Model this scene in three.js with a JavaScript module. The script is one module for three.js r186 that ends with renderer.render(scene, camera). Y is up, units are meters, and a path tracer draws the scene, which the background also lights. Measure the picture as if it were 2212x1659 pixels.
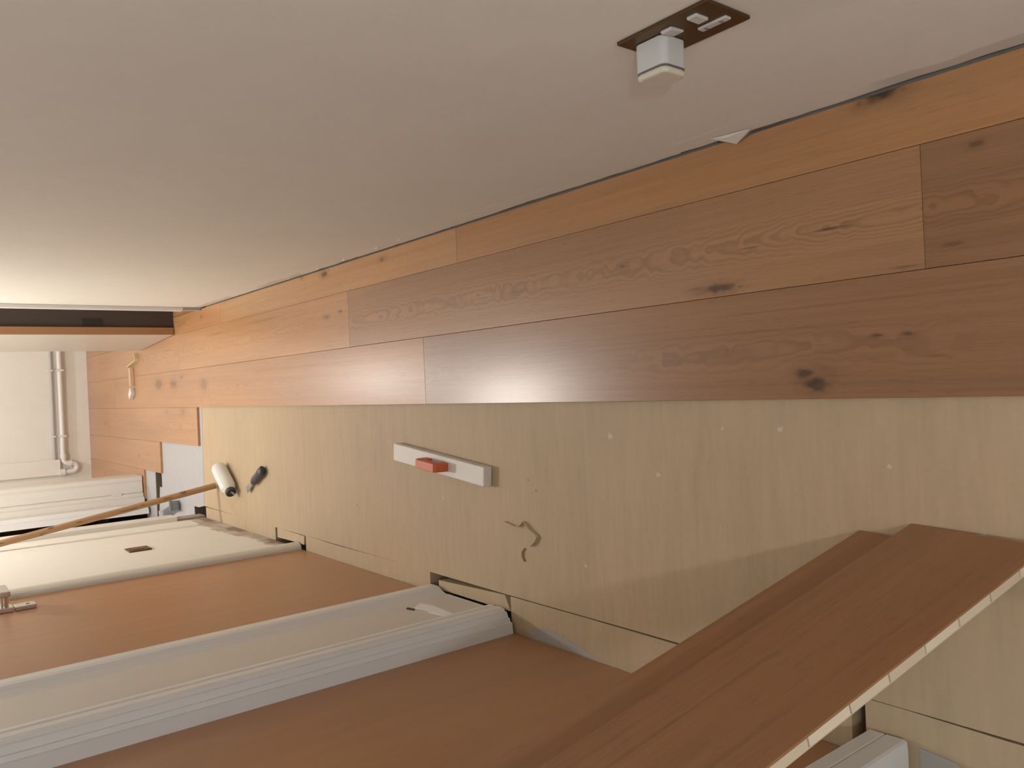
import * as THREE from 'three';
import { RoundedBoxGeometry } from 'three/addons/geometries/RoundedBoxGeometry.js';
import { mergeGeometries } from 'three/addons/utils/BufferGeometryUtils.js';

// ---------------------------------------------------------------- camera, exposure, lamps
const scene = new THREE.Scene();
scene.background = new THREE.Color(0x000000);
const renderer = new THREE.WebGLRenderer({ antialias: true });
renderer.toneMapping = THREE.LinearToneMapping;
renderer.toneMappingExposure = 0.5;
renderer.shadowMap.enabled = true;
renderer.shadowMap.type = THREE.PCFSoftShadowMap;

// phone held on its side above a hallway floor: up in the hallway points to the left of the picture
const camera = new THREE.PerspectiveCamera(2 * Math.atan(829.5 / 1741) * 180 / Math.PI, 2212 / 1659, 0.05, 40);
camera.position.set(0, 1.3, 0);
camera.quaternion.setFromRotationMatrix(new THREE.Matrix4().set(
  -0.04495, 0.99899, 0.00126, 0,
  -0.78461, -0.03608, 0.61894, 0,
  0.61836, 0.02684, 0.78544, 0,
  0, 0, 0, 1));
scene.add(camera);

// three pendant bulbs along the hallway: [x, y, z, intensity, colour]
const LAMPS = [
  { at: [-0.11, 2.08, -4.2], power: 10.8, color: [1, 0.96, 0.90], label: 'pendant lamp with an added white dish over the middle of the hallway' },
  { at: [0.06, 2.08, -5.95], power: 5, color: [1, 0.96, 0.92], label: 'pendant lamp with an added white dish in the far room' },
  { at: [-0.20, 2.08, 0.95], power: 5.0, color: [0.98, 0.99, 1.03], label: 'pendant lamp with an added white dish behind the camera' },
];

// ---------------------------------------------------------------- helpers
const V = (x, y, z) => new THREE.Vector3(x, y, z);
function rng(seed) { let a = seed >>> 0; return () => { a = (a + 0x6D2B79F5) | 0; let t = Math.imul(a ^ (a >>> 15), 1 | a); t = (t + Math.imul(t ^ (t >>> 7), 61 | t)) ^ t; return ((t ^ (t >>> 14)) >>> 0) / 4294967296; }; }
function makeNoise(seed) {
  const r = rng(seed), P = new Float32Array(4096); for (let i = 0; i < 4096; i++) P[i] = r() * 2 - 1;
  const h = (x, y) => P[((x * 73 + y * 1301) % 4096 + 4096) % 4096];
  return (x, y) => { const xi = Math.floor(x), yi = Math.floor(y); let fx = x - xi, fy = y - yi; fx = fx * fx * (3 - 2 * fx); fy = fy * fy * (3 - 2 * fy);
    const a = h(xi, yi), b = h(xi + 1, yi), c = h(xi, yi + 1), d = h(xi + 1, yi + 1);
    return a + (b - a) * fx + (c - a) * fy + (a - b - c + d) * fx * fy; };
}
const sstep = (a, b, x) => { const t = Math.min(1, Math.max(0, (x - a) / (b - a))); return t * t * (3 - 2 * t); };
const toS = v => { v = Math.min(1, Math.max(0, v)); return 255 * (v <= 0.0031308 ? v * 12.92 : 1.055 * Math.pow(v, 1 / 2.4) - 0.055); };
// fn(u, v) -> linear [r,g,b]
function tex(nx, ny, fn, repeat) {
  const d = new Uint8Array(nx * ny * 4);
  for (let j = 0; j < ny; j++) for (let i = 0; i < nx; i++) {
    const c = fn((i + 0.5) / nx, (j + 0.5) / ny), k = (j * nx + i) * 4;
    d[k] = toS(c[0]); d[k + 1] = toS(c[1]); d[k + 2] = toS(c[2]); d[k + 3] = 255;
  }
  const t = new THREE.DataTexture(d, nx, ny, THREE.RGBAFormat);
  t.colorSpace = THREE.SRGBColorSpace; t.magFilter = THREE.LinearFilter; t.minFilter = THREE.LinearMipmapLinearFilter; t.generateMipmaps = true;
  t.wrapS = t.wrapT = repeat ? THREE.RepeatWrapping : THREE.ClampToEdgeWrapping; t.needsUpdate = true; return t;
}
const lin = (r, g, b) => new THREE.Color().setRGB(r, g, b);
function mat(c, rough = 0.6, extra = {}) { return new THREE.MeshStandardMaterial({ color: Array.isArray(c) ? lin(...c) : new THREE.Color(c), roughness: rough, ...extra }); }
function texMat(map, rough = 0.5, extra = {}) { return new THREE.MeshStandardMaterial({ map, roughness: rough, ...extra }); }
const used = {};
function numbered(n) { const k = used[n] = (used[n] ?? -1) + 1; return k ? `${n}_${String(k).padStart(3, '0')}` : n; }
function shade(o) { o.castShadow = true; o.receiveShadow = true; return o; }
function part(name, geo, m, parent) { const o = shade(new THREE.Mesh(geo, m)); o.name = name; parent.add(o); return o; }
function group(name, label, category, at = [0, 0, 0], kind, grp) {
  const o = new THREE.Group(); o.name = numbered(name); o.position.set(...at); o.userData = { label, category };
  if (kind) o.userData.kind = kind; if (grp) o.userData.group = grp; scene.add(o); return o;
}
function solo(name, label, category, geo, m, at = [0, 0, 0], kind, grp) {
  const o = shade(new THREE.Mesh(geo, m)); o.name = numbered(name); o.position.set(...at); o.userData = { label, category };
  if (kind) o.userData.kind = kind; if (grp) o.userData.group = grp; scene.add(o); return o;
}
// uv in metres, by the way each face points
function metreUV(g) {
  const p = g.attributes.position, n = g.attributes.normal, uv = new Float32Array(p.count * 2);
  for (let i = 0; i < p.count; i++) {
    const ax = Math.abs(n.getX(i)), ay = Math.abs(n.getY(i)), az = Math.abs(n.getZ(i));
    const x = p.getX(i), y = p.getY(i), z = p.getZ(i);
    if (ax >= ay && ax >= az) { uv[2 * i] = z; uv[2 * i + 1] = y; } else if (ay >= az) { uv[2 * i] = x; uv[2 * i + 1] = z; } else { uv[2 * i] = x; uv[2 * i + 1] = y; }
  }
  g.setAttribute('uv', new THREE.BufferAttribute(uv, 2)); return g;
}
function box(x0, x1, y0, y1, z0, z1, r = 0) {
  const w = Math.abs(x1 - x0), h = Math.abs(y1 - y0), d = Math.abs(z1 - z0);
  const g = r ? new RoundedBoxGeometry(w, h, d, 2, r) : new THREE.BoxGeometry(w, h, d);
  g.translate((x0 + x1) / 2, (y0 + y1) / 2, (z0 + z1) / 2); return metreUV(g);
}
// upright moulding: outline [[x,z],...] swept from y0 to y1
function upright(pts, y0, y1) {
  const s = new THREE.Shape(pts.map(([x, z]) => new THREE.Vector2(x, -z)));
  const g = new THREE.ExtrudeGeometry(s, { depth: y1 - y0, bevelEnabled: false });
  g.rotateX(-Math.PI / 2); g.translate(0, y0, 0); return metreUV(g);
}
// flat piece lying on the floor: outline [[x,z],...]
function flat(pts, y0, y1) { return upright(pts, y0, y1); }
function cyl(a, b, r0, r1 = r0, seg = 20) {
  const d = b.clone().sub(a), g = new THREE.CylinderGeometry(r1, r0, d.length(), seg);
  g.applyQuaternion(new THREE.Quaternion().setFromUnitVectors(V(0, 1, 0), d.clone().normalize()));
  g.translate((a.x + b.x) / 2, (a.y + b.y) / 2, (a.z + b.z) / 2); return g;
}
function tube(pts, r, n = 40) { return new THREE.TubeGeometry(new THREE.CatmullRomCurve3(pts.map(p => V(...p)), false, 'centripetal'), n, r, 14, false); }
// ribbon following points, standing `h` tall, `t` thick
function ribbon(pts, h, t, n = 30) {
  const c = new THREE.CatmullRomCurve3(pts.map(p => V(...p)), false, 'centripetal'), P = [], I = [];
  for (let i = 0; i <= n; i++) {
    const q = c.getPoint(i / n), d = c.getTangent(i / n), s = V(-d.z, 0, d.x).normalize().multiplyScalar(t / 2);
    for (const [a, b] of [[-1, 0], [1, 0], [1, 1], [-1, 1]]) P.push(q.x + a * s.x, q.y + b * h, q.z + a * s.z);
    if (i < n) for (let k = 0; k < 4; k++) { const A = i * 4 + k, B = i * 4 + (k + 1) % 4; I.push(A, B, A + 4, B, B + 4, A + 4); }
  }
  I.push(0, 2, 1, 0, 3, 2); const e = n * 4; I.push(e, e + 1, e + 2, e, e + 2, e + 3);
  const g = new THREE.BufferGeometry(); g.setAttribute('position', new THREE.Float32BufferAttribute(P, 3)); g.setIndex(I); const f = g.toNonIndexed(); f.computeVertexNormals(); return f;
}

function merge(list) { return mergeGeometries(list.map(g => { const q = g.index ? g.toNonIndexed() : g; for (const k of Object.keys(q.attributes)) if (!['position', 'normal', 'uv'].includes(k)) q.deleteAttribute(k); return q; })); }

// ---------------------------------------------------------------- wood
// knots: [x, s, rx, rs, dark] in metres from the plank's own centre line / far end
const OAK = [0.36, 0.196, 0.100];
function oakTex({ W, L, nx = 192, ny = 1024, seed, tone = [1, 1, 1], uc = 0, cone = 0.03, freq = 95, amp = 0.16, knots = [], streaks = [] }) {
  const n1 = makeNoise(seed), n2 = makeNoise(seed + 7), n3 = makeNoise(seed + 19), o = seed * 3.17;
  return tex(nx, ny, (u, v) => {
    const x = (u - 0.5) * W, z = v * L; let xw = x, dark = 0, zw = z;
    for (const k of knots) {
      const dx = x - k[0], dz = z - k[1], q = (dx / (k[2] * 2.2)) ** 2 + (dz / (k[3] * 2.6)) ** 2, g = Math.exp(-q);
      xw -= dx * g * 0.75;
      const e = Math.sqrt((dx / k[2]) ** 2 + (dz / k[3]) ** 2) + 0.35 * n2(x * 130 + o, z * 90);
      dark = Math.max(dark, k[4] * (0.30 * sstep(2.6, 0.6, e) + 0.70 * sstep(1.25, 0.3, e)));
    }
    for (const k of streaks) { // long dark mineral streak
      const dx = x - k[0] - 0.2 * (z - k[1]) * (k[5] || 0), dz = z - k[1];
      const e = Math.sqrt((dx / k[2]) ** 2 + (dz / k[3]) ** 2) + 0.3 * n2(x * 160, z * 30 + o); dark = Math.max(dark, k[4] * sstep(1.2, 0.2, e));
    }
    const cx = uc + 0.010 * n1(zw * 1.1 + o, 3.3) + 0.003 * n2(zw * 6, 1.7);
    const h = cone * (0.9 + 1.2 * n1(zw * 0.9 + o, 9.1)) + 0.006 * n3(zw * 5, 2.2);
    const dxx = xw - cx, q = Math.sqrt(dxx * dxx * 0.5 + h * h) + 0.0016 * n2(x * 70 + o, zw * 22) + 0.0012 * n3(x * 30, zw * 60);
    const r = q * freq * 1.9; let f = r - Math.floor(r); f = sstep(0.25, 0.8, f) * (1 - sstep(0.86, 1, f));
    const mid = sstep(0.055, 0.004, Math.abs(dxx));
    const vis = 0.16 + 0.84 * sstep(-0.35, 0.35, n3(zw * 1.7, o)) * mid;
    const st = 0.5 * n1(x * 70 + o, zw * 1.1) + 0.5 * n2(x * 190, zw * 2.6 + o);
    const fine = n3(x * 620 + o, zw * 16);
    const big = n3(x * 9 + o, zw * 1.9);
    const pores = sstep(0.55, 0.85, n2(x * 480 + o, zw * 34)) * 0.10;
    let m = 1.03 + (0.07 + 0.05 * (1 - mid)) * st + 0.045 * fine + 0.08 * big - amp * vis * (f - 0.35) - pores;
    const warm = 0.05 * n1(x * 14, zw * 2.3 + o);
    const c = [OAK[0] * tone[0] * m * (1 + warm * 0.4), OAK[1] * tone[1] * m, OAK[2] * tone[2] * m * (1 - warm)];
    const D = [0.045, 0.027, 0.018];
    return [c[0] + (D[0] - c[0]) * dark, c[1] + (D[1] - c[1]) * dark, c[2] + (D[2] - c[2]) * dark];
  });
}
const coreMat = mat([0.62, 0.50, 0.36], 0.8);
function plankGeo(W, T, L, r = 0.0008) { // local: x across, y up, z along; uv fits the plank's own texture
  const g = new RoundedBoxGeometry(W, T, L, 1, r), p = g.attributes.position, uv = new Float32Array(p.count * 2);
  for (let i = 0; i < p.count; i++) { uv[2 * i] = p.getX(i) / W + 0.5; uv[2 * i + 1] = p.getZ(i) / L + 0.5; }
  g.setAttribute('uv', new THREE.BufferAttribute(uv, 2)); return g;
}

// ---------------------------------------------------------------- shared materials
const nA = makeNoise(11), nB = makeNoise(23), nC = makeNoise(37);
const creamTex = (base, seed, amp = 0.03) => { const a = makeNoise(seed), b = makeNoise(seed + 5);
  return tex(256, 256, (u, v) => { const m = 1 + amp * (0.5 * a(u * 8, v * 8) + 0.3 * b(u * 24, v * 24) + 0.25 * a(u * 90, v * 90)); return base.map(c => c * m); }, true); };
const CREAM = [0.83, 0.80, 0.745];
const wallMat = texMat(creamTex(CREAM, 51), 0.75);
const whiteGloss = mat([0.80, 0.81, 0.815], 0.35);
const creamGloss = mat([0.76, 0.74, 0.69], 0.38);
const ceilMat = mat([0.88, 0.87, 0.85], 0.9);
const subMat = mat([0.15, 0.115, 0.085], 0.95); // old boards under everything
const bronze = mat([0.13, 0.075, 0.035], 0.38, { metalness: 0.75 });
const chrome = mat([0.62, 0.60, 0.58], 0.16, { metalness: 1 });
const pvc = mat([0.80, 0.78, 0.75], 0.35);

// ---------------------------------------------------------------- floor
const floor = group('floor', 'half laid hallway floor of oak planks beside hardboard underlay', 'floor', [0, 0, 0], 'structure');
part('subfloor', box(-1.45, 1.35, -0.20, -0.100, -7.1, 2.1), subMat, floor);
part('plank_underlay', box(-0.05, 1.3, -0.0995, -0.0105, -6.96, 2.0), mat([0.30, 0.27, 0.23], 0.9), floor);
part('plank_underlay', box(-0.62, -0.0505, -0.0995, -0.0105, -6.96, -5.39), mat([0.30, 0.27, 0.23], 0.9), floor);

// hardboard sheets: faint streaks across the hallway, white paint specks
const SPECK = [[-0.130, -1.300, 0.008], [-0.208, -1.16, 0.006], [-0.185, -1.37, 0.003], [-0.165, -0.66, 0.004], [-0.107, -0.86, 0.006], [-0.108, -0.99, 0.003], [-0.262, -0.52, 0.004], [-0.44, -1.40, 0.005], [-0.33, -2.0, 0.003], [-0.25, -1.6, -0.003], [-0.275, -1.57, -0.004], [-0.40, -2.55, -0.003]];
function hardboard(x0, x1, z0, z1, nx, nz) {
  const a = makeNoise(71), b = makeNoise(83);
  return tex(nx, nz, (u, v) => {
    const x = x0 + (x1 - x0) * u, z = z0 + (z1 - z0) * v;
    let m = 1 + 0.030 * a(x * 5, z * 34) + 0.035 * b(x * 13, z * 95) + 0.03 * a(x * 22, z * 210) + 0.05 * a(x * 5 + 9, z * 4) + 0.02 * b(x * 150, z * 150);
    const pink = 0.03 * b(x * 4, z * 3 + 8);
    let c = [0.490 * m * (1 + pink), 0.375 * m, 0.245 * m * (1 - pink)];
    for (const s of SPECK) { const R = Math.abs(s[2]), e = Math.hypot(x - s[0], z - s[1]) / R + 0.5 * b(x * 300, z * 300); const k = 0.65 * sstep(1.1, 0.5, e);
      const t = s[2] > 0 ? [0.72, 0.66, 0.56] : [0.16, 0.11, 0.07]; c = c.map((q, i) => q + (t[i] - q) * k); }
    return c;
  });
}
function fitUV(g, x0, x1, z0, z1) { const p = g.attributes.position, uv = g.attributes.uv; for (let i = 0; i < p.count; i++) uv.setXY(i, (p.getX(i) - x0) / (x1 - x0), (p.getZ(i) - z0) / (z1 - z0)); return g; }
const hbMat = texMat(hardboard(-0.7, 0, -4.3, 0, 320, 2000), 0.62);
const hbMat2 = texMat(hardboard(-0.7, 0, 0, 2, 64, 128), 0.62);
const hb = (pts) => fitUV(flat(pts, -0.0995, 0), -0.7, 0, -4.3, 0);
const rect = (x0, x1, z0, z1) => [[x0, z0], [x1, z0], [x1, z1], [x0, z1]];
part('hardboard_sheet', hb([[-0.560, -4.245], [-0.0505, -4.215], [-0.0505, 0], [-0.562, 0], [-0.5605, -1.2], [-0.563, -1.7], [-0.561, -2.6], [-0.563, -3.4]]), hbMat, floor);
part('hardboard_sheet', fitUV(flat(rect(-0.7, -0.0505, 0.001, 2.0), -0.0995, 0), -0.7, 0, 0, 2), hbMat2, floor);
// strips filling the doorways, with the gaps and cut-outs left around the old frames
part('hardboard_strip', hb([[-0.64, -4.22], [-0.5640, -4.22], [-0.5622, -3.9], [-0.5612, -3.6], [-0.5632, -3.306], [-0.64, -3.306]]), hbMat, floor);
part('hardboard_strip', hb([[-0.603, -3.286], [-0.5622, -3.286], [-0.5655, -3.012], [-0.600, -3.018], [-0.600, -3.15]]), hbMat, floor);
part('hardboard_strip', hb([[-0.65, -3.000], [-0.5622, -2.998], [-0.5640, -2.75], [-0.5622, -2.5], [-0.562, -2.094], [-0.65, -2.094]]), hbMat, floor);
part('hardboard_strip', hb([[-0.606, -2.046], [-0.580, -2.046], [-0.5655, -1.722], [-0.606, -1.700]]), hbMat, floor);
part('hardboard_strip', hb([[-0.69, -1.697], [-0.5655, -1.697], [-0.5642, -1.35], [-0.5648, -1.1], [-0.5625, -0.745], [-0.69, -0.746]]), hbMat, floor);
part('hardboard_strip', hb([[-0.67, -0.720], [-0.5625, -0.720], [-0.5622, -0.66], [-0.5655, -0.50], [-0.5635, -0.0005], [-0.67, -0.0005]]), hbMat, floor);
part('dust_patch', flat([[-0.640, -1.64], [-0.628, -1.60], [-0.622, -1.55], [-0.628, -1.49], [-0.640, -1.43], [-0.652, -1.36], [-0.656, -1.40], [-0.656, -1.6]], 0, 0.0012), mat([0.42, 0.40, 0.37], 0.9), floor).userData = { label: 'pale grey dust line at the foot of the brown door' };
part('dust_patch', flat([[-0.618, -0.63], [-0.622, -0.58], [-0.636, -0.535], [-0.66, -0.49], [-0.668, -0.52], [-0.668, -0.63]], 0, 0.0012), mat([0.42, 0.40, 0.37], 0.9), floor).userData = { label: 'pale grey dust in the nearest doorway' };

// pale grey foil underlay in the left doorway past the hardboard
const foilMat = texMat(tex(128, 128, (u, v) => { const m = 1 + 0.02 * nA(u * 20, v * 20) + 0.015 * nB(u * 70, v * 70); return [0.46 * m, 0.45 * m, 0.465 * m]; }, true), 0.55);
const foilOutline = [[-0.79, -5.13], [-0.522, -5.07], [-0.522, -5.02], [-0.20, -5.02], [-0.0505, -4.32], [-0.0505, -4.220], [-0.560, -4.250], [-0.576, -4.342], [-0.576, -4.416], [-0.64, -4.416], [-0.79, -4.40]].reverse();
part('foil_underlay', flat(foilOutline, -0.0035, -0.0005), foilMat, floor);
part('floorboard', flat(foilOutline, -0.0995, -0.0037), subMat, floor);
part('foil_underlay', flat(rect(-0.79, -0.44, -5.388, -5.16), -0.0035, -0.0005), foilMat, floor);
part('floorboard', flat(rect(-0.79, -0.44, -5.388, -5.16), -0.0995, -0.0037), subMat, floor);

// oak planks: row [x0, x1], pieces [zNear, zFar, options]; tones paint dim near light and bright far light into the oak
const T = 0.012, TH = 0.022;
let pseed = 101;
function layPlank(x0, x1, zn, zf, o = {}) {
  const W = x1 - x0, L = zn - zf, cx = (x0 + x1) / 2;
  const loc = ([x, z, ...r]) => [x - cx, z - zf, ...r];
  const m = texMat(oakTex({ W, L, seed: pseed++, nx: o.nx || 96, ny: o.ny || 768, ...o, knots: (o.knots || []).map(loc), streaks: (o.streaks || []).map(loc) }), o.rough ?? 0.28, { bumpScale: 0.0004 });
  const p = part('oak_plank', plankGeo(W - (o.gap ?? 0.0007), TH, L - 0.0006), m, floor);
  p.position.set(cx, T - TH / 2, (zn + zf) / 2); return p;
}
const R0 = [0.442, 0.64], R1 = [0.3425, 0.4415], R2 = [0.1485, 0.3425], R3 = [-0.052, 0.1485], R4 = [-0.252, -0.052], R5 = [-0.436, -0.252], R6 = [-0.62, -0.436];
const HI = { nx: 256, ny: 2048 };
layPlank(...R0, -4.11, -5.9, { tone: [1.03, 0.99, 0.92] });
layPlank(...R1, 0.12, -1.857, { ...HI, nx: 128, tone: [1.16, 1.12, 1.03], cone: 0.06, amp: 0.07, uc: -0.09, knots: [[0.438, -0.640, 0.012, 0.034, 0.95]] });
layPlank(...R1, -1.857, -3.83, { tone: [1.3, 1.36, 1.3], cone: 0.05, amp: 0.06, uc: 0.05, knots: [[0.424, -2.705, 0.010, 0.026, 0.8], [0.416, -2.279, 0.010, 0.020, 0.6], [0.436, -2.90, 0.004, 0.012, 0.6]] });
layPlank(...R1, -3.83, -5.85, { tone: [1.3, 1.25, 1.2], knots: [[0.40, -4.12, 0.007, 0.015, 0.4]] });
layPlank(...R2, 1.35, -0.583, { ...HI, tone: [0.76, 0.73, 0.72], cone: 0.022, amp: 0.22, freq: 150, uc: 0.0, knots: [[0.323, -0.504, 0.005, 0.012, 0.6]], streaks: [[0.18, -0.54, 0.004, 0.02, 0.4]] });
layPlank(...R2, -0.583, -2.528, { ...HI, tone: [0.95, 0.95, 0.95], cone: 0.020, amp: 0.26, freq: 130, uc: -0.008, rough: 0.29,
  knots: [[0.244, -1.226, 0.003, 0.010, 0.45], [0.165, -0.975, 0.009, 0.036, 0.85], [0.163, -0.925, 0.003, 0.008, 0.6]],
  streaks: [[0.239, -0.745, 0.0035, 0.045, 0.8], [0.166, -0.99, 0.012, 0.075, 0.45], [0.156, -0.615, 0.003, 0.03, 0.45], [0.232, -1.60, 0.002, 0.05, 0.35], [0.231, -1.75, 0.002, 0.03, 0.3], [0.232, -0.90, 0.0025, 0.03, 0.4]] });
layPlank(...R2, -2.528, -4.523, { tone: [1.3, 1.3, 1.25], cone: 0.03, amp: 0.12, knots: [[0.269, -2.702, 0.007, 0.020, 0.6], [0.279, -2.589, 0.005, 0.014, 0.6]], streaks: [[0.31, -3.3, 0.006, 0.25, 0.22], [0.30, -3.9, 0.006, 0.2, 0.22]] });
layPlank(...R2, -4.523, -6.52, { tone: [1.22, 1.2, 1.2], streaks: [[0.27, -4.75, 0.006, 0.1, 0.3]] });
layPlank(...R2, -6.52, -6.96, { tone: [1.2, 1.18, 1.18] });
layPlank(...R3, 1.90, -0.078, { tone: [1.0, 0.95, 0.9] });
layPlank(...R3, -0.078, -2.054, { ...HI, tone: [0.78, 0.74, 0.73], cone: 0.022, amp: 0.24, freq: 120, uc: -0.012,
  knots: [[-0.008, -0.800, 0.011, 0.019, 0.85], [-0.026, -0.782, 0.013, 0.022, 0.92], [-0.004, -0.765, 0.02, 0.034, 0.22], [0.051, -0.664, 0.003, 0.010, 0.75], [0.050, -0.617, 0.003, 0.009, 0.7], [0.041, -1.164, 0.004, 0.015, 0.2]],
  streaks: [[0.012, -0.57, 0.003, 0.03, 0.3], [0.09, -1.2, 0.003, 0.3, 0.16], [0.075, -0.9, 0.003, 0.3, 0.18], [0.11, -0.75, 0.003, 0.35, 0.2]] });
layPlank(...R3, -2.054, -4.055, { tone: [1.2, 1.18, 1.15], cone: 0.022, amp: 0.13, freq: 120, streaks: [[0.05, -2.95, 0.002, 0.05, 0.25], [0.10, -2.8, 0.003, 0.5, 0.14]] });
layPlank(...R3, -4.055, -6.05, { tone: [1.22, 1.2, 1.2], knots: [[0.085, -4.947, 0.03, 0.075, 0.55], [0.080, -4.649, 0.026, 0.065, 0.55], [0.063, -4.13, 0.035, 0.06, 0.42], [0.11, -4.50, 0.01, 0.03, 0.4]] });
layPlank(...R3, -6.05, -6.96, { tone: [1.2, 1.18, 1.18] });
layPlank(...R4, -4.262, -6.25, { tone: [1.22, 1.2, 1.2], knots: [[-0.076, -4.50, 0.018, 0.05, 0.3], [-0.078, -4.81, 0.012, 0.03, 0.25], [-0.157, -5.6, 0.012, 0.05, 0.2]] });
layPlank(...R4, -6.25, -6.96, { tone: [1.22, 1.2, 1.2], knots: [[-0.157, -6.4, 0.012, 0.06, 0.25]] });
layPlank(...R5, -4.985, -6.96, { tone: [1.22, 1.2, 1.2], knots: [[-0.339, -5.26, 0.008, 0.03, 0.35], [-0.355, -5.479, 0.009, 0.03, 0.4]] });
layPlank(...R6, -5.375, -6.96, { tone: [1.22, 1.2, 1.2] });
layPlank(0.64, 1.25, -4.2, -6.96, {}); layPlank(...R0, -5.9, -6.96, {}); layPlank(...R1, -5.85, -6.96, {});

// ---------------------------------------------------------------- right wall: ragged plaster foot over a dark gap
const XR = 0.446;
{
  const w = group('wall_right', 'long cream plaster wall with a ragged unfinished foot', 'wall', [0, 0, 0], 'structure');
  const n = makeNoise(91), bot = [];
  for (let i = 0; i <= 600; i++) {
    const z = 2.0 - i * (6.11 / 600); let y = 0.0158 + 0.0028 * n(z * 7, 1) + 0.0022 * n(z * 38, 4);
    if (z < -1.75) y = 0.0126 + 0.0032 * Math.max(0, n(z * 11, 7) + 0.6 * n(z * 55, 2));
    if (z < -1.05 && z > -1.22) y = 0.0128 + 0.002 * Math.max(0, n(z * 40, 3));
    bot.push([z, Math.max(0.0125, y)]);
  }
  const s = new THREE.Shape(); s.moveTo(2.0, 2.4); bot.forEach(([z, y]) => s.lineTo(z, y)); s.lineTo(-4.11, 2.4); s.closePath();
  const g = new THREE.ExtrudeGeometry(s, { depth: 0.009, bevelEnabled: false, curveSegments: 1 });
  g.rotateY(-Math.PI / 2); g.translate(XR + 0.009, 0, 0); // shape x -> world z, front face towards the hallway
  metreUV(g); { const uv = g.attributes.uv; for (let i = 0; i < uv.count; i++) uv.setXY(i, (uv.getX(i) + 4.11) / 6.11, uv.getY(i) / 2.4); }
  const a = makeNoise(301), b = makeNoise(305);
  const map = tex(1600, 900, (u, v) => {
    const z = -4.11 + 6.11 * u, y = 2.4 * v; let m = 1 + 0.012 * a(z * 5, y * 5) + 0.010 * b(z * 22, y * 22) + 0.008 * a(z * 110, y * 110);
    let c = CREAM.map(q => q * m);
    // bare plaster left where the skirting came off, with its own torn outline
    const edge = 0.040 + 0.018 * a(z * 3.1, 4) + 0.008 * b(z * 17, 2), k = 0.5 * sstep(0.004, -0.004, y - edge) * sstep(-0.1, 0.25, b(z * 2.3, 5));
    const P = [0.50, 0.455, 0.41]; c = c.map((q, i) => q + (P[i] - q) * k);
    const sc = sstep(0.0035, 0.001, Math.abs(y - 0.075 - 0.012 * a(z * 1.3, 8))) * sstep(0.35, 0.6, a(z * 4.2, 3)); c = c.map(q => q * (1 + 0.12 * sc));
    return c;
  });
  part('plaster', g, texMat(map, 0.78), w);
  part('dark_backing', box(XR + 0.009, XR + 0.12, -0.10, 2.4, -4.11, 2.0), mat([0.19, 0.12, 0.075], 0.95), w);  // dark brown colour paints in the shade of the gap under the plaster
  // torn flap of plaster hanging over the boards
  const fg = new THREE.BufferGeometry(); const f = [];
  const A = V(XR - 0.001, 0.044, -0.955), B = V(XR - 0.001, 0.030, -0.875), C = V(XR - 0.016, 0.0135, -0.918), D = V(XR - 0.006, 0.036, -0.925), A2 = V(XR - 0.001, 0.020, -0.952), O = V(XR + 0.0, 0.022, -0.875);
  for (const t of [[A, D, C], [D, B, C], [A, C, A2], [C, B, O], [A, B, D], [A2, C, O]]) for (const p of t) f.push(p.x, p.y, p.z);
  fg.setAttribute('position', new THREE.Float32BufferAttribute(f, 3)); fg.computeVertexNormals();
  part('plaster_flap', fg, mat([0.70, 0.67, 0.62], 0.85, { side: THREE.DoubleSide }), w).userData = { label: 'white torn flap of plaster at the foot of the wall' };
  for (const [z, y] of [[-2.72, 0.028], [-2.5, 0.034], [-2.25, 0.045], [-2.1, 0.05], [-3.0, 0.022]]) part('plaster_crumb', new THREE.IcosahedronGeometry(0.006, 0).scale(0.4, 0.7, 2.2).translate(XR - 0.001, y, z), mat([0.74, 0.71, 0.65], 0.9), w);
}
// lining at the end of the right wall
{
  const t = group('trim_1', 'narrow white door lining closing the end of the right wall', 'door trim', [0, 0, 0], 'structure');
  part('lining_board', box(XR - 0.018, XR + 0.13, 0.10, 2.4, -4.155, -4.112, 0.003), whiteGloss, t);
  part('lining_foot', box(XR - 0.014, XR + 0.13, 0.0125, 0.10, -4.150, -4.112), mat([0.42, 0.41, 0.43], 0.6), t);
}

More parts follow.
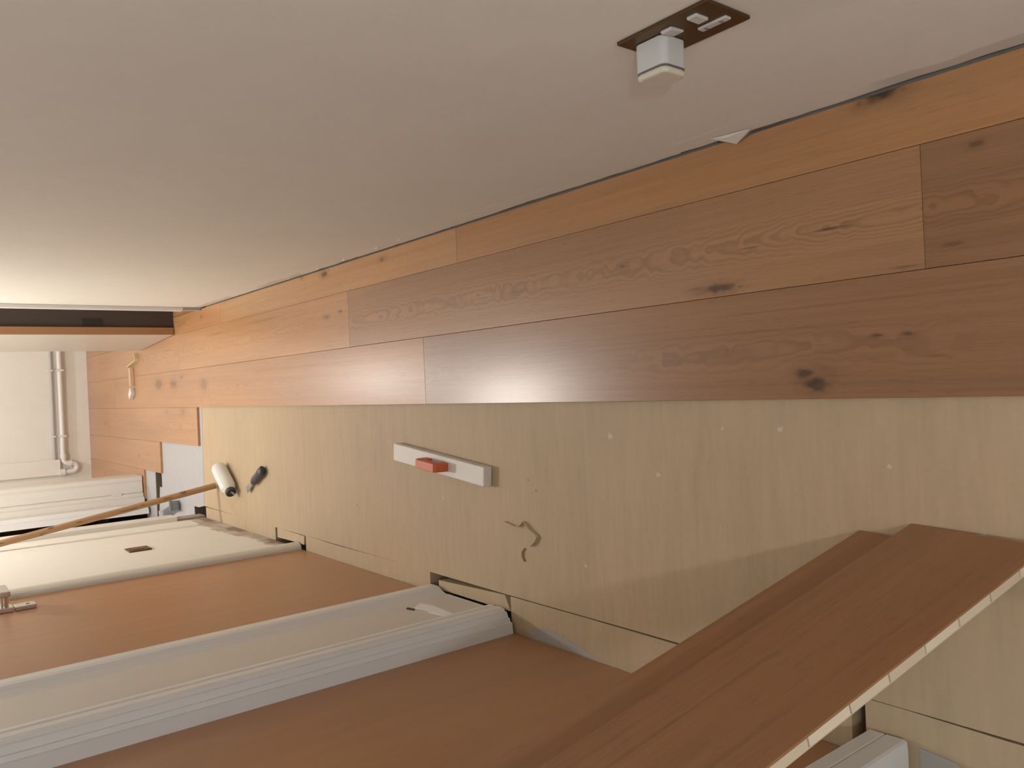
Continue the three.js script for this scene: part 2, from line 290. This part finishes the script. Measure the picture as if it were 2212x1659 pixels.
// ---------------------------------------------------------------- left wall
const XL = -0.617;
{
  const w = group('wall_left', 'cream left wall with raw plaster where the skirting was', 'wall', [0, 0, 0], 'structure');
  const a = makeNoise(401), b = makeNoise(409);
  const map = tex(512, 1024, (u, v) => {
    const z = -4.3 + 1.3 * u, y = 2.4 * v; const m = 1 + 0.012 * a(z * 6, y * 6) + 0.012 * b(z * 60, y * 60);
    let c = [0.82, 0.79, 0.735].map(q => q * m);
    const edge = 0.060 + 0.045 * sstep(-3.4, -3.95, z) + 0.022 * a(z * 9, 3) + 0.012 * b(z * 40, 6) + 0.006 * b(z * 130, 2);
    const k = sstep(0.006, -0.006, y - edge) * (0.78 + 0.22 * a(z * 14, y * 40)), k2 = sstep(0.008, -0.004, y - edge * 0.55 - 0.012 * b(z * 22, 9)) * sstep(-0.4, 0.3, b(z * 7, 1));
    const P = [0.44, 0.36, 0.29], Q = [0.22, 0.13, 0.08]; c = c.map((q, i) => q + (P[i] - q) * k); c = c.map((q, i) => q + (Q[i] - q) * 0.75 * k2); return c;
  });
  const g = box(XL - 0.13, XL, 0.004, 2.4, -4.225, -3.10); { const p = g.attributes.position, uv = g.attributes.uv; for (let i = 0; i < p.count; i++) uv.setXY(i, (p.getZ(i) + 4.3) / 1.3, p.getY(i) / 2.4); }
  part('plaster', g, texMat(map, 0.75), w);
  part('lintel', box(XL - 0.13, XL, 2.0, 2.4, -3.10, -2.10), wallMat, w);
  part('lintel', box(XL - 0.13, XL - 0.015, 2.0, 2.4, -1.68, -0.72), wallMat, w);
  part('plaster', box(XL - 0.16, XL - 0.06, -0.10, 2.4, -0.655, 2.0), wallMat, w);
}
// corner board at the end of the left wall
{
  const t = group('trim_2', 'white corner board closing the far end of the left wall', 'door trim', [0, 0, 0], 'structure');
  part('corner_board', box(XL - 0.14, XL + 0.022, 0.14, 2.4, -4.335, -4.226, 0.003), creamGloss, t);
  part('corner_foot', box(XL - 0.13, XL + 0.010, 0.0, 0.138, -4.325, -4.236, 0.001), mat([0.40, 0.34, 0.28], 0.8), t);
}
// rounded white stop beside the far brown door
{
  const t = group('trim_3', 'rounded white frame post beside the far brown door', 'door trim', [0, 0, 0], 'structure');
  const pts = [[XL - 0.05, -3.105], [XL + 0.004, -3.105]]; for (let i = 0; i <= 8; i++) { const q = Math.PI * i / 8; pts.push([XL + 0.006 + 0.017 * Math.sin(q), -3.068 - 0.035 * Math.cos(q)]); } pts.push([XL - 0.05, -3.033]);
  part('post', upright(pts, 0.005, 2.0), creamGloss, t);
}
// pier between the two brown doors: two moulded architraves on a painted panel
{
  const t = group('trim_4', 'wide white moulded frame between the two brown doors', 'door trim', [0, 0, 0], 'structure');
  const A = [[-0.66, -2.098], [-0.606, -2.098], [-0.598, -2.092], [-0.594, -2.078], [-0.593, -2.045], [-0.595, -2.030], [-0.603, -2.014], [-0.6085, -1.998], [-0.6085, -1.985], [-0.607, -1.972], [-0.609, -1.962], [-0.66, -1.962]];
  part('architrave', upright(A, 0.010, 2.4), whiteGloss, t);
  part('centre_panel', box(-0.66, -0.605, 0.016, 2.4, -1.964, -1.786), mat([0.70, 0.67, 0.615], 0.4), t);
  const B = [[-0.70, -1.788], [-0.603, -1.788], [-0.600, -1.780], [-0.599, -1.765], [-0.601, -1.757], [-0.5985, -1.750], [-0.598, -1.728], [-0.600, -1.718], [-0.606, -1.713], [-0.6065, -1.706], [-0.613, -1.703], [-0.620, -1.700], [-0.6205, -1.694], [-0.630, -1.691], [-0.6305, -1.684], [-0.66, -1.681], [-0.70, -1.681]];
  part('architrave', upright(B, 0.008, 2.4), whiteGloss, t);
  // filler patch and nick near the foot, on the panel
  const pl = (pts, m, nm, lb) => { const s = new THREE.Shape(pts.map(([z, y]) => new THREE.Vector2(z, y))); const g = new THREE.ExtrudeGeometry(s, { depth: 0.0016, bevelEnabled: false }); g.rotateY(-Math.PI / 2); g.translate(-0.6030, 0, 0); part(nm, metreUV(g), m, t).userData = { label: lb }; };
  pl([[-1.945, 0.130], [-1.90, 0.118], [-1.790, 0.124], [-1.788, 0.150], [-1.850, 0.162], [-1.872, 0.152], [-1.915, 0.166]], mat([0.95, 0.95, 0.94], 0.7), 'filler_patch', 'bright white filler patch');
  pl([[-1.935, 0.176], [-1.905, 0.170], [-1.895, 0.178], [-1.925, 0.186]], mat([0.10, 0.065, 0.045], 0.9), 'nick', 'small dark nick in the paint');
}
// architrave past the near brown door
{
  const t = group('trim_5', 'white grooved architrave behind the leaning planks', 'door trim', [0, 0, 0], 'structure');
  part('architrave', upright([[-0.70, -0.712], [-0.612, -0.712], [-0.609, -0.708], [-0.6085, -0.685], [-0.6105, -0.6825], [-0.6085, -0.680], [-0.6075, -0.650], [-0.610, -0.646], [-0.625, -0.6445], [-0.70, -0.6445]], 0.010, 2.4), whiteGloss, t);
}

// ---------------------------------------------------------------- brown doors
function veneer(seed, W, base) {
  const a = makeNoise(seed), b = makeNoise(seed + 3);
  return tex(384, 768, (u, v) => { const z = u * W, y = v * 2; const m = 1 + 0.035 * a(z * 30, y * 1.6) + 0.03 * b(z * 110, y * 4) + 0.03 * a(z * 6, y * 1.1 + 5) + 0.015 * b(z * 300, y * 30); const k = 0.02 * a(z * 10, y * 2); return [base[0] * m * (1 + k), base[1] * m, base[2] * m * (1 - k)]; });
}
function brownDoor(name, label, x, z0, z1, seed, base) {
  const d = group(name, label, 'door', [0, 0, 0], 'structure');
  const g = box(x - 0.04, x, 0.003, 2.0, z0, z1, 0.002), p = g.attributes.position, uv = g.attributes.uv;
  for (let i = 0; i < p.count; i++) uv.setXY(i, (p.getZ(i) - z0) / (z1 - z0), p.getY(i) / 2);
  part('door_leaf', g, texMat(veneer(seed, z1 - z0, base), 0.34), d); return d;
}
const VEN = [0.44, 0.235, 0.115];
const door2 = brownDoor('door_2', 'closed brown veneer door with a chrome lever handle', XL - 0.002, -3.034, -2.096, 501, VEN);
brownDoor('door_1', 'closed brown veneer door behind the leaning oak planks', -0.659, -1.683, -0.712, 511, [0.43, 0.225, 0.11]);
{
  const h = part('handle_plate', merge([box(XL - 0.002, XL + 0.013, 1.000, 1.14, -2.892, -2.842, 0.002), box(XL - 0.002, XL + 0.011, 0.940, 0.996, -2.892, -2.842, 0.002)]), chrome, door2); h.userData = { label: 'chrome handle back plate' };
  const lv = part('lever', merge([cyl(V(XL + 0.01, 1.022, -2.867), V(XL + 0.052, 1.022, -2.867), 0.012), box(XL + 0.042, XL + 0.060, 1.006, 1.036, -2.970, -2.850, 0.004)]), chrome, h); lv.userData = { label: 'chrome lever' };
  part('screw', cyl(V(XL + 0.010, 0.962, -2.867), V(XL + 0.0125, 0.962, -2.867), 0.005), mat([0.35, 0.33, 0.31], 0.3, { metalness: 1 }), h);
}

function brownSide(name, label) { const d = group(name, label, 'door', [0, 0, 0], 'structure'); part('door_leaf', box(-1.28, -0.72, 0, 2.0, -6.955, -6.915, 0.002), texMat(veneer(521, 0.56, VEN), 0.4), d); }

// ---------------------------------------------------------------- far end
{
  const w = group('wall_far', 'cream wall across the far end of the hallway', 'wall', [0, 0, 0], 'structure');
  part('plaster', box(-1.45, 1.35, -0.10, 2.4, -7.1, -6.96), wallMat, w);
}
solo('wall_far_right', 'cream side wall of the far room', 'wall', box(1.25, 1.35, -0.10, 2.4, -7.1, -4.0), wallMat, [0, 0, 0], 'structure');
solo('wall_right_return', 'cream return wall at the right of the far room', 'wall', box(0.566, 1.35, -0.10, 2.4, -4.2, -4.0), wallMat, [0, 0, 0], 'structure');
solo('wall_far_left', 'cream wall on the left of the far room', 'wall', box(-0.70, -0.625, -0.10, 2.4, -6.96, -5.61), wallMat, [0, 0, 0], 'structure');
solo('wall_alcove', 'cream wall inside the left doorway', 'wall', box(-1.45, -0.80, -0.10, 2.4, -5.60, -4.24), wallMat, [0, 0, 0], 'structure');
solo('wall_back', 'cream wall closing the hallway behind the camera', 'wall', box(-0.9, 0.6, -0.10, 2.4, 2.001, 2.1), wallMat, [0, 0, 0], 'structure');
solo('ceiling', 'plain white ceiling over the hallway', 'ceiling', box(-1.45, 1.35, 2.4, 2.5, -7.1, 2.1), ceilMat, [0, 0, 0], 'structure');
// white door frame at the far left
{
  const t = group('trim_6', 'stepped white door frame behind the leaning broom handle', 'door trim', [0, 0, 0], 'structure');
  const A = [[-0.476, -5.60], [-0.474, -5.408], [-0.480, -5.400], [-0.498, -5.398], [-0.512, -5.404], [-0.540, -5.398], [-0.574, -5.398], [-0.578, -5.403], [-0.578, -5.60]].reverse();
  part('architrave', upright(A, 0.018, 2.4), creamGloss, t);
  const B = [[-0.5782, -5.60], [-0.5782, -5.401], [-0.582, -5.394], [-0.600, -5.392], [-0.606, -5.372], [-0.634, -5.368], [-0.640, -5.330], [-0.640, -5.60]].reverse();
  part('frame_post', upright(B, 0.016, 2.4), creamGloss, t);
  const C = [[-0.6402, -5.60], [-0.6402, -5.312], [-0.662, -5.306], [-0.668, -5.290], [-0.700, -5.286], [-0.700, -5.60]].reverse();
  part('frame_lining', upright(C, 0.014, 2.4), whiteGloss, t);
  part('hinge', box(-0.583, -0.572, 0.14, 0.20, -5.397, -5.389, 0.002), creamGloss, t);
}
// unlit side room seen through the gap beside the frame
solo('wall_side_room', 'cream side wall of the unlit room beyond the white frame', 'wall', box(-1.45, -1.30, -0.10, 2.4, -6.96, -5.60), wallMat, [0, 0, 0], 'structure');
brownSide('door_4', 'added brown leaf that keeps the gap beyond the white frame dark');  // unseen brown leaf, added so the gap stays dark
// open door leaf on the right of the far room
{
  const d = group('door_3', 'open pale door with a brown edge at the hallway end', 'door', [0.365, 0.018, -4.585], 'structure');
  d.rotation.y = 0.062;
  part('door_leaf', box(-0.0185, 0.0185, 0, 1.98, -0.72, -0.003), mat([0.60, 0.545, 0.48], 0.32), d);
  part('edge_lipping', box(-0.0195, 0.0195, 0, 1.98, -0.003, 0.0), mat([0.36, 0.185, 0.085], 0.45), d).userData = { label: 'bare brown wood edge' };
}
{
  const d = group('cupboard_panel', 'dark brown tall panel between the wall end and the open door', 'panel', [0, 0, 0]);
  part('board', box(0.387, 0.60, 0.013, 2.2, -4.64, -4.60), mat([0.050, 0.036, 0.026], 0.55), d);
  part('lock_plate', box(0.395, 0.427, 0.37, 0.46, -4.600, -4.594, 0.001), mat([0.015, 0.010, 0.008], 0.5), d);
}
// white waste pipes along the far wall
{
  const p = group('waste_pipe', 'white waste pipe along the far wall ending in a trap', 'pipe', [0, 0, 0]);
  part('pipe_run', tube([[0.55, 0.205, -6.925], [0.2, 0.205, -6.925], [-0.2, 0.205, -6.925], [-0.40, 0.205, -6.925], [-0.445, 0.198, -6.925], [-0.458, 0.175, -6.925], [-0.460, 0.155, -6.925]], 0.0185, 60), pvc, p);
  part('elbow_collar', cyl(V(-0.385, 0.205, -6.925), V(-0.415, 0.205, -6.925), 0.024), pvc, p);
  const tr = []; for (let i = 0; i <= 12; i++) { const q = Math.PI * i / 12; tr.push([-0.490 + 0.030 * Math.cos(q), 0.150 - 0.032 * Math.sin(q), -6.925]); } tr.push([-0.522, 0.18, -6.925], [-0.523, 0.21, -6.925]);
  part('trap_bend', tube(tr, 0.0185, 40), pvc, p);
  part('collar', cyl(V(-0.460, 0.178, -6.925), V(-0.460, 0.150, -6.925), 0.025), pvc, p);
  part('collar', cyl(V(-0.523, 0.200, -6.925), V(-0.523, 0.235, -6.925), 0.027), pvc, p);
  for (const x of [0.25, -0.25]) part('pipe_clip', box(x - 0.008, x + 0.008, 0.180, 0.230, -6.959, -6.903, 0.004), pvc, p);
  const q = group('heating_pipe', 'thinner pale pipe just above the white waste pipe', 'pipe', [0, 0, 0]);
  part('pipe_run', cyl(V(0.55, 0.262, -6.940), V(-0.43, 0.262, -6.940), 0.011), mat([0.52, 0.48, 0.46], 0.45), q);
  for (const x of [0.25, -0.25]) part('pipe_clip', box(x - 0.006, x + 0.006, 0.247, 0.285, -6.959, -6.926, 0.003), pvc, q);
  const s = group('stand_pipe', 'upright pale boxing in the far left corner', 'boxing', [0, 0, 0]);
  part('boxing_board', box(-0.545, -0.425, 0.225, 2.4, -6.959, -6.925, 0.008), wallMat, s);
}

// ---------------------------------------------------------------- sockets
{
  const s = group('double_socket', 'bronze double socket plate low on the right wall', 'socket', [XR, 0.470, -0.668]);
  part('face_plate', box(-0.0055, -0.0005, -0.043, 0.043, -0.074, 0.074, 0.0015), bronze, s);
  const ins = mat([0.62, 0.61, 0.60], 0.4);
  // near socket: rocker and slot insert; far socket: rocker above the plug
  part('rocker_switch', new RoundedBoxGeometry(0.005, 0.024, 0.016, 3, 0.002).translate(-0.0065, 0.018, 0.040), ins, s);
  part('rocker_switch', new RoundedBoxGeometry(0.005, 0.026, 0.018, 3, 0.002).rotateZ(0.12).translate(-0.0065, 0.016, -0.002), ins, s);
  const pins = part('pin_insert', new RoundedBoxGeometry(0.004, 0.012, 0.044, 4, 0.0019).translate(-0.0062, -0.012, 0.042), ins, s);
  for (const z of [0.030, 0.053]) part('pin_hole', box(-0.0086, -0.0078, -0.0155, -0.0085, z - 0.002, z + 0.002), mat([0.30, 0.28, 0.27], 0.6), pins);
}
{
  const s = group('plug_in_adapter', 'white square plug in adapter with a domed cream cap', 'plug adapter', [XR - 0.006, 0.4685, -0.706]);
  const sq = (w, h, r) => { const q = new THREE.Shape(); q.moveTo(-w + r, -h); q.lineTo(w - r, -h); q.absarc(w - r, -h + r, r, -Math.PI / 2, 0); q.lineTo(w, h - r); q.absarc(w - r, h - r, r, 0, Math.PI / 2); q.lineTo(-w + r, h); q.absarc(-w + r, h - r, r, Math.PI / 2, Math.PI); q.lineTo(-w, -h + r); q.absarc(-w + r, -h + r, r, Math.PI, 1.5 * Math.PI); return q; };
  const ex = (w, h, r, d, b, x) => { const g = new THREE.ExtrudeGeometry(sq(w - b, h - b, r), { depth: d, bevelEnabled: b > 0, bevelSize: b, bevelThickness: b, bevelSegments: 3, curveSegments: 6 }); g.rotateY(-Math.PI / 2); g.translate(-x, 0, 0); return g; };
  part('body', ex(0.026, 0.0235, 0.009, 0.035, 0.001, 0.001), mat([0.66, 0.67, 0.67], 0.4), s);
  part('rim', ex(0.0254, 0.0229, 0.009, 0.0016, 0, 0.0370), mat([0.22, 0.21, 0.21], 0.5), s);
  part('cap', ex(0.0262, 0.0237, 0.007, 0.0004, 0.0045, 0.0430), mat([0.72, 0.67, 0.57], 0.45), s);
}
{
  const s = group('single_plate', 'small bronze wall plate on the cream left wall', 'wall plate', [XL, 0.478, -3.576]);
  part('face_plate', box(0.0003, 0.006, -0.043, 0.043, -0.043, 0.043, 0.0015), bronze, s);
  part('insert', box(0.006, 0.0075, -0.020, 0.022, -0.010, 0.012, 0.0006), mat([0.22, 0.17, 0.13], 0.5), s);
}

// ---------------------------------------------------------------- things on the floor
{ // smoothing / tapping block with an orange handle
  const s = group('tapping_block', 'long white block with an orange handle on the hardboard', 'tapping block', [-0.225, 0, -1.994]);
  s.rotation.y = -0.104;
  part('block', new RoundedBoxGeometry(0.055, 0.028, 0.482, 3, 0.004).translate(0, 0.0145, 0), mat([0.76, 0.73, 0.70], 0.5), s);
  const sh = new THREE.Shape([[-0.056, 0.028], [-0.052, 0.064], [-0.046, 0.072], [0.046, 0.072], [0.052, 0.064], [0.056, 0.028], [0.030, 0.028], [0.030, 0.052], [-0.030, 0.052], [-0.030, 0.028]].map(([z, y]) => new THREE.Vector2(z, y)));
  const g = new THREE.ExtrudeGeometry(sh, { depth: 0.022, bevelEnabled: true, bevelSize: 0.0015, bevelThickness: 0.0015, bevelSegments: 2 }); g.rotateY(-Math.PI / 2); g.translate(0.011, 0, 0.012);
  part('handle', g, mat([0.60, 0.125, 0.04], 0.45), s).userData = { label: 'orange plastic bridge handle' };
}
{ // white bottle lying on its side, nozzle towards the left wall
  const s = group('glue_bottle', 'white bottle lying by the foot of the broom handle', 'bottle', [-0.388, 0.0365, -3.815]);
  s.rotation.y = Math.atan2(-0.11, 0.165);
  const pr = [[0, -0.095], [0.022, -0.095], [0.030, -0.090], [0.0345, -0.080], [0.036, -0.04], [0.036, 0.05], [0.035, 0.066], [0.030, 0.078], [0.024, 0.086], [0.022, 0.090]].map(p => new THREE.Vector2(...p));
  part('body', new THREE.LatheGeometry(pr, 40).rotateX(Math.PI / 2), mat([0.80, 0.79, 0.76], 0.32), s);
  const cap = part('cap', new THREE.LatheGeometry([[0.0, 0.089], [0.0225, 0.089], [0.0235, 0.092], [0.0235, 0.106], [0.021, 0.109], [0.018, 0.108], [0.017, 0.102], [0, 0.102]].map(p => new THREE.Vector2(...p)), 32).rotateX(Math.PI / 2), mat([0.05, 0.048, 0.045], 0.5), s); cap.userData = { label: 'black recessed cap' };
  part('nozzle', cyl(V(0, -0.004, 0.10), V(0, -0.010, 0.118), 0.006, 0.004), mat([0.40, 0.39, 0.38], 0.4), cap);
}
{ // wooden pole leaning on the left wall
  const a = V(-0.438, 0.009, -4.025), b = V(-0.596, 0.985, -4.055);
  const s = group('broom_handle', 'wooden broom handle leaning against the cream left wall', 'pole', [a.x, a.y, a.z]);
  const wt = tex(64, 512, (u, v) => { const m = 1 + 0.14 * nA(u * 14, v * 4) + 0.1 * nB(u * 30, v * 14) - 0.55 * sstep(0.5, 0.75, nC(u * 6, v * 26)); return [0.40 * m, 0.235 * m, 0.115 * m]; }, true);
  part('shaft', cyl(V(0, 0, 0), b.clone().sub(a), 0.0145, 0.0145, 24), texMat(wt, 0.5), s);
}
{ // chisel-like scraper
  const s = group('scraper', 'small dark handled scraper beside the white bottle', 'scraper', [-0.372, 0.004, -3.475]);
  s.rotation.y = Math.atan2(-0.125, -0.252);
  const hd = new THREE.LatheGeometry([[0, -0.095], [0.012, -0.094], [0.018, -0.085], [0.0195, -0.06], [0.016, -0.02], [0.0175, 0.02], [0.014, 0.045], [0.008, 0.055], [0, 0.055]].map(p => new THREE.Vector2(...p)), 20).rotateX(Math.PI / 2).scale(1.15, 0.8, 1).translate(0, 0.0125, -0.02);
  part('handle', hd, mat([0.04, 0.038, 0.05], 0.45), s);
  part('pommel', new THREE.SphereGeometry(0.0125, 16, 10).scale(1.1, 0.6, 0.9).translate(0, 0.021, -0.095), mat([0.16, 0.10, 0.085], 0.5), s);
  const bl = new THREE.Shape([[-0.007, 0.03], [0.007, 0.03], [0.009, 0.075], [0.014, 0.085], [0.014, 0.125], [-0.014, 0.125], [-0.014, 0.085], [-0.009, 0.075]].map(p => new THREE.Vector2(...p)));
  part('blade', new THREE.ExtrudeGeometry(bl, { depth: 0.002, bevelEnabled: false }).rotateX(Math.PI / 2).translate(0, 0.010, 0), mat([0.40, 0.38, 0.36], 0.35, { metalness: 0.9 }), s);
}
{ // steel pull bar in the far left doorway
  const s = group('pull_bar', 'bent grey steel pull bar in the far left doorway', 'pull bar', [-0.628, 0, -4.80]);
  s.rotation.y = 0.27;
  const st = mat([0.30, 0.32, 0.36], 0.38, { metalness: 0.8 });
  part('bar', box(-0.028, 0.028, 0.004, 0.009, -0.20, 0.12, 0.001), st, s);
  part('hook', box(-0.028, 0.028, 0.004, 0.055, 0.12, 0.126, 0.001), st, s);
  part('hook_lip', box(-0.028, 0.028, 0.050, 0.055, 0.126, 0.165, 0.001), mat([0.12, 0.115, 0.11], 0.45, { metalness: 0.6 }), s);
  part('tip', box(-0.028, 0.028, -0.0003, 0.030, -0.206, -0.20, 0.001), mat([0.70, 0.70, 0.70], 0.4), s);
}
// curled shavings
solo('tape_curl', 'curled beige strip standing on the hardboard', 'strip', ribbon([[-0.366, 0.0003, -1.700], [-0.370, 0.0003, -1.675], [-0.374, 0.0003, -1.650], [-0.366, 0.0003, -1.630], [-0.358, 0.0003, -1.622], [-0.374, 0.0003, -1.597], [-0.390, 0.0003, -1.570], [-0.402, 0.0003, -1.576], [-0.418, 0.0003, -1.594]], 0.009, 0.0012, 60), mat([0.54, 0.44, 0.30], 0.7));
solo('wood_shaving', 'tiny curved wood shaving beside the curled strip', 'shaving', ribbon([[-0.428, 0.0003, -1.624], [-0.438, 0.0003, -1.634], [-0.452, 0.0003, -1.634], [-0.462, 0.0003, -1.626]], 0.005, 0.002, 16), mat([0.36, 0.25, 0.15], 0.75));
// offcuts on the far planks
solo('yellow_offcut', 'bent pale yellow offcut on the far planks', 'offcut', ribbon([[0.292, T + 0.0003, -5.40], [0.250, T + 0.0003, -5.385], [0.236, T + 0.0003, -5.45], [0.212, T + 0.0003, -5.60]], 0.022, 0.006, 20), mat([0.62, 0.52, 0.28], 0.7));
solo('wood_offcut', 'thin straight wood offcut on the far planks', 'offcut', box(0.088, 0.205, T + 0.0003, T + 0.024, -5.545, -5.510, 0.002), mat([0.60, 0.43, 0.28], 0.7));
solo('white_offcut', 'short white tipped offcut on the far planks', 'offcut', box(-0.035, 0.035, 0, 0.026, -0.022, 0.022, 0.004), mat([0.68, 0.66, 0.63], 0.6), [0.042, T + 0.0003, -5.535]).rotation.y = -0.95;

// ---------------------------------------------------------------- two loose oak planks leaning on the near brown door
function loosePlank(label, p0, len, seed, o) {
  const D = V(-0.264, 0.954, -0.142).normalize(), E0 = V(-0.031, 0.136, 0.99), E = E0.sub(D.clone().multiplyScalar(E0.dot(D))).normalize(), N = D.clone().cross(E).normalize();
  const s = group('loose_oak_plank', label, 'plank', p0);
  // local x = across, y = out of the face, z = up along the plank
  s.quaternion.setFromRotationMatrix(new THREE.Matrix4().makeBasis(E, N, E.clone().cross(N)));
  const W = 0.203, th = 0.016;
  const vn = plankGeo(W, 0.0035, len); vn.translate(W / 2, -0.00175, len / 2);
  part('veneer', vn, texMat(oakTex({ W, L: len, nx: 256, ny: 1400, seed, ...o }), 0.42), s);
  const n = 20, step = len / n;
  const cm = [mat([0.74, 0.65, 0.51], 0.85), mat([0.80, 0.71, 0.57], 0.85), mat([0.69, 0.59, 0.45], 0.85)];
  const cg = new THREE.BoxGeometry(W - 0.0005, 0.0115, step - 0.0030);
  for (let i = 0; i < n; i++) { const c = part('core_strip', cg, cm[(i * 7 + seed) % 3], s); c.position.set(W / 2, -0.0035 - 0.00575, (i + 0.5) * step); }
  part('backing', box(0.0005, W - 0.0005, -th - 0.001, -0.015, 0, len), mat([0.66, 0.55, 0.40], 0.85), s);
  return s;
}
loosePlank('oak plank leaning on the near door, front one of two', [-0.2545, 0.001, -0.628], 1.47, 601, { tone: [0.90, 0.82, 0.74], cone: 0.03, amp: 0.2, freq: 200, uc: 0.01, knots: [[0.02, 0.62, 0.016, 0.05, 0.12]], streaks: [[-0.07, 0.9, 0.006, 0.5, 0.22], [-0.035, 0.7, 0.004, 0.45, 0.2], [0.055, 0.75, 0.005, 0.4, 0.15]] });
loosePlank('oak plank leaning on the near door, hindmost of two', [-0.2755, 0.001, -0.716], 1.44, 611, { tone: [0.86, 0.78, 0.70], amp: 0.14 });

// ---------------------------------------------------------------- pendant lamps
for (const l of LAMPS) {
  const [x, y, z] = l.at, s = group('pendant_lamp', l.label, 'lamp', [x, y, z]);
  part('ceiling_rose', new THREE.CylinderGeometry(0.045, 0.05, 0.02, 24).translate(0, 2.39 - y, 0), mat([0.75, 0.74, 0.72], 0.5), s);
  part('cord', cyl(V(0, 0.14, 0), V(0, 2.385 - y, 0), 0.003), mat([0.7, 0.69, 0.67], 0.5), s);
  part('lamp_holder', new THREE.CylinderGeometry(0.018, 0.022, 0.05, 20).translate(0, 0.13, 0), mat([0.75, 0.74, 0.72], 0.5), s);
  part('shade', new THREE.LatheGeometry([[0.024, 0.115], [0.05, 0.105], [0.09, 0.085], [0.118, 0.058], [0.128, 0.034], [0.131, 0.034], [0.121, 0.061], [0.092, 0.089], [0.051, 0.109], [0.024, 0.119]].map(p => new THREE.Vector2(...p)), 40), mat([0.82, 0.81, 0.79], 0.6, { side: THREE.DoubleSide }), s);  // dish added to block light towards the ceiling and cut its bounce
  part('bulb', new THREE.SphereGeometry(0.028, 24, 16).scale(1, 1.15, 1).translate(0, 0.076, 0), new THREE.MeshStandardMaterial({ color: lin(0.8, 0.78, 0.74), roughness: 0.6, emissive: lin(...l.color), emissiveIntensity: 6 }), s);
  const pl = new THREE.PointLight(lin(...l.color), l.power, 0, 2); pl.position.set(0, 0, 0); pl.castShadow = true; pl.shadow.radius = 2.2; pl.shadow.mapSize.set(1024, 1024); s.add(pl);
}

renderer.render(scene, camera);
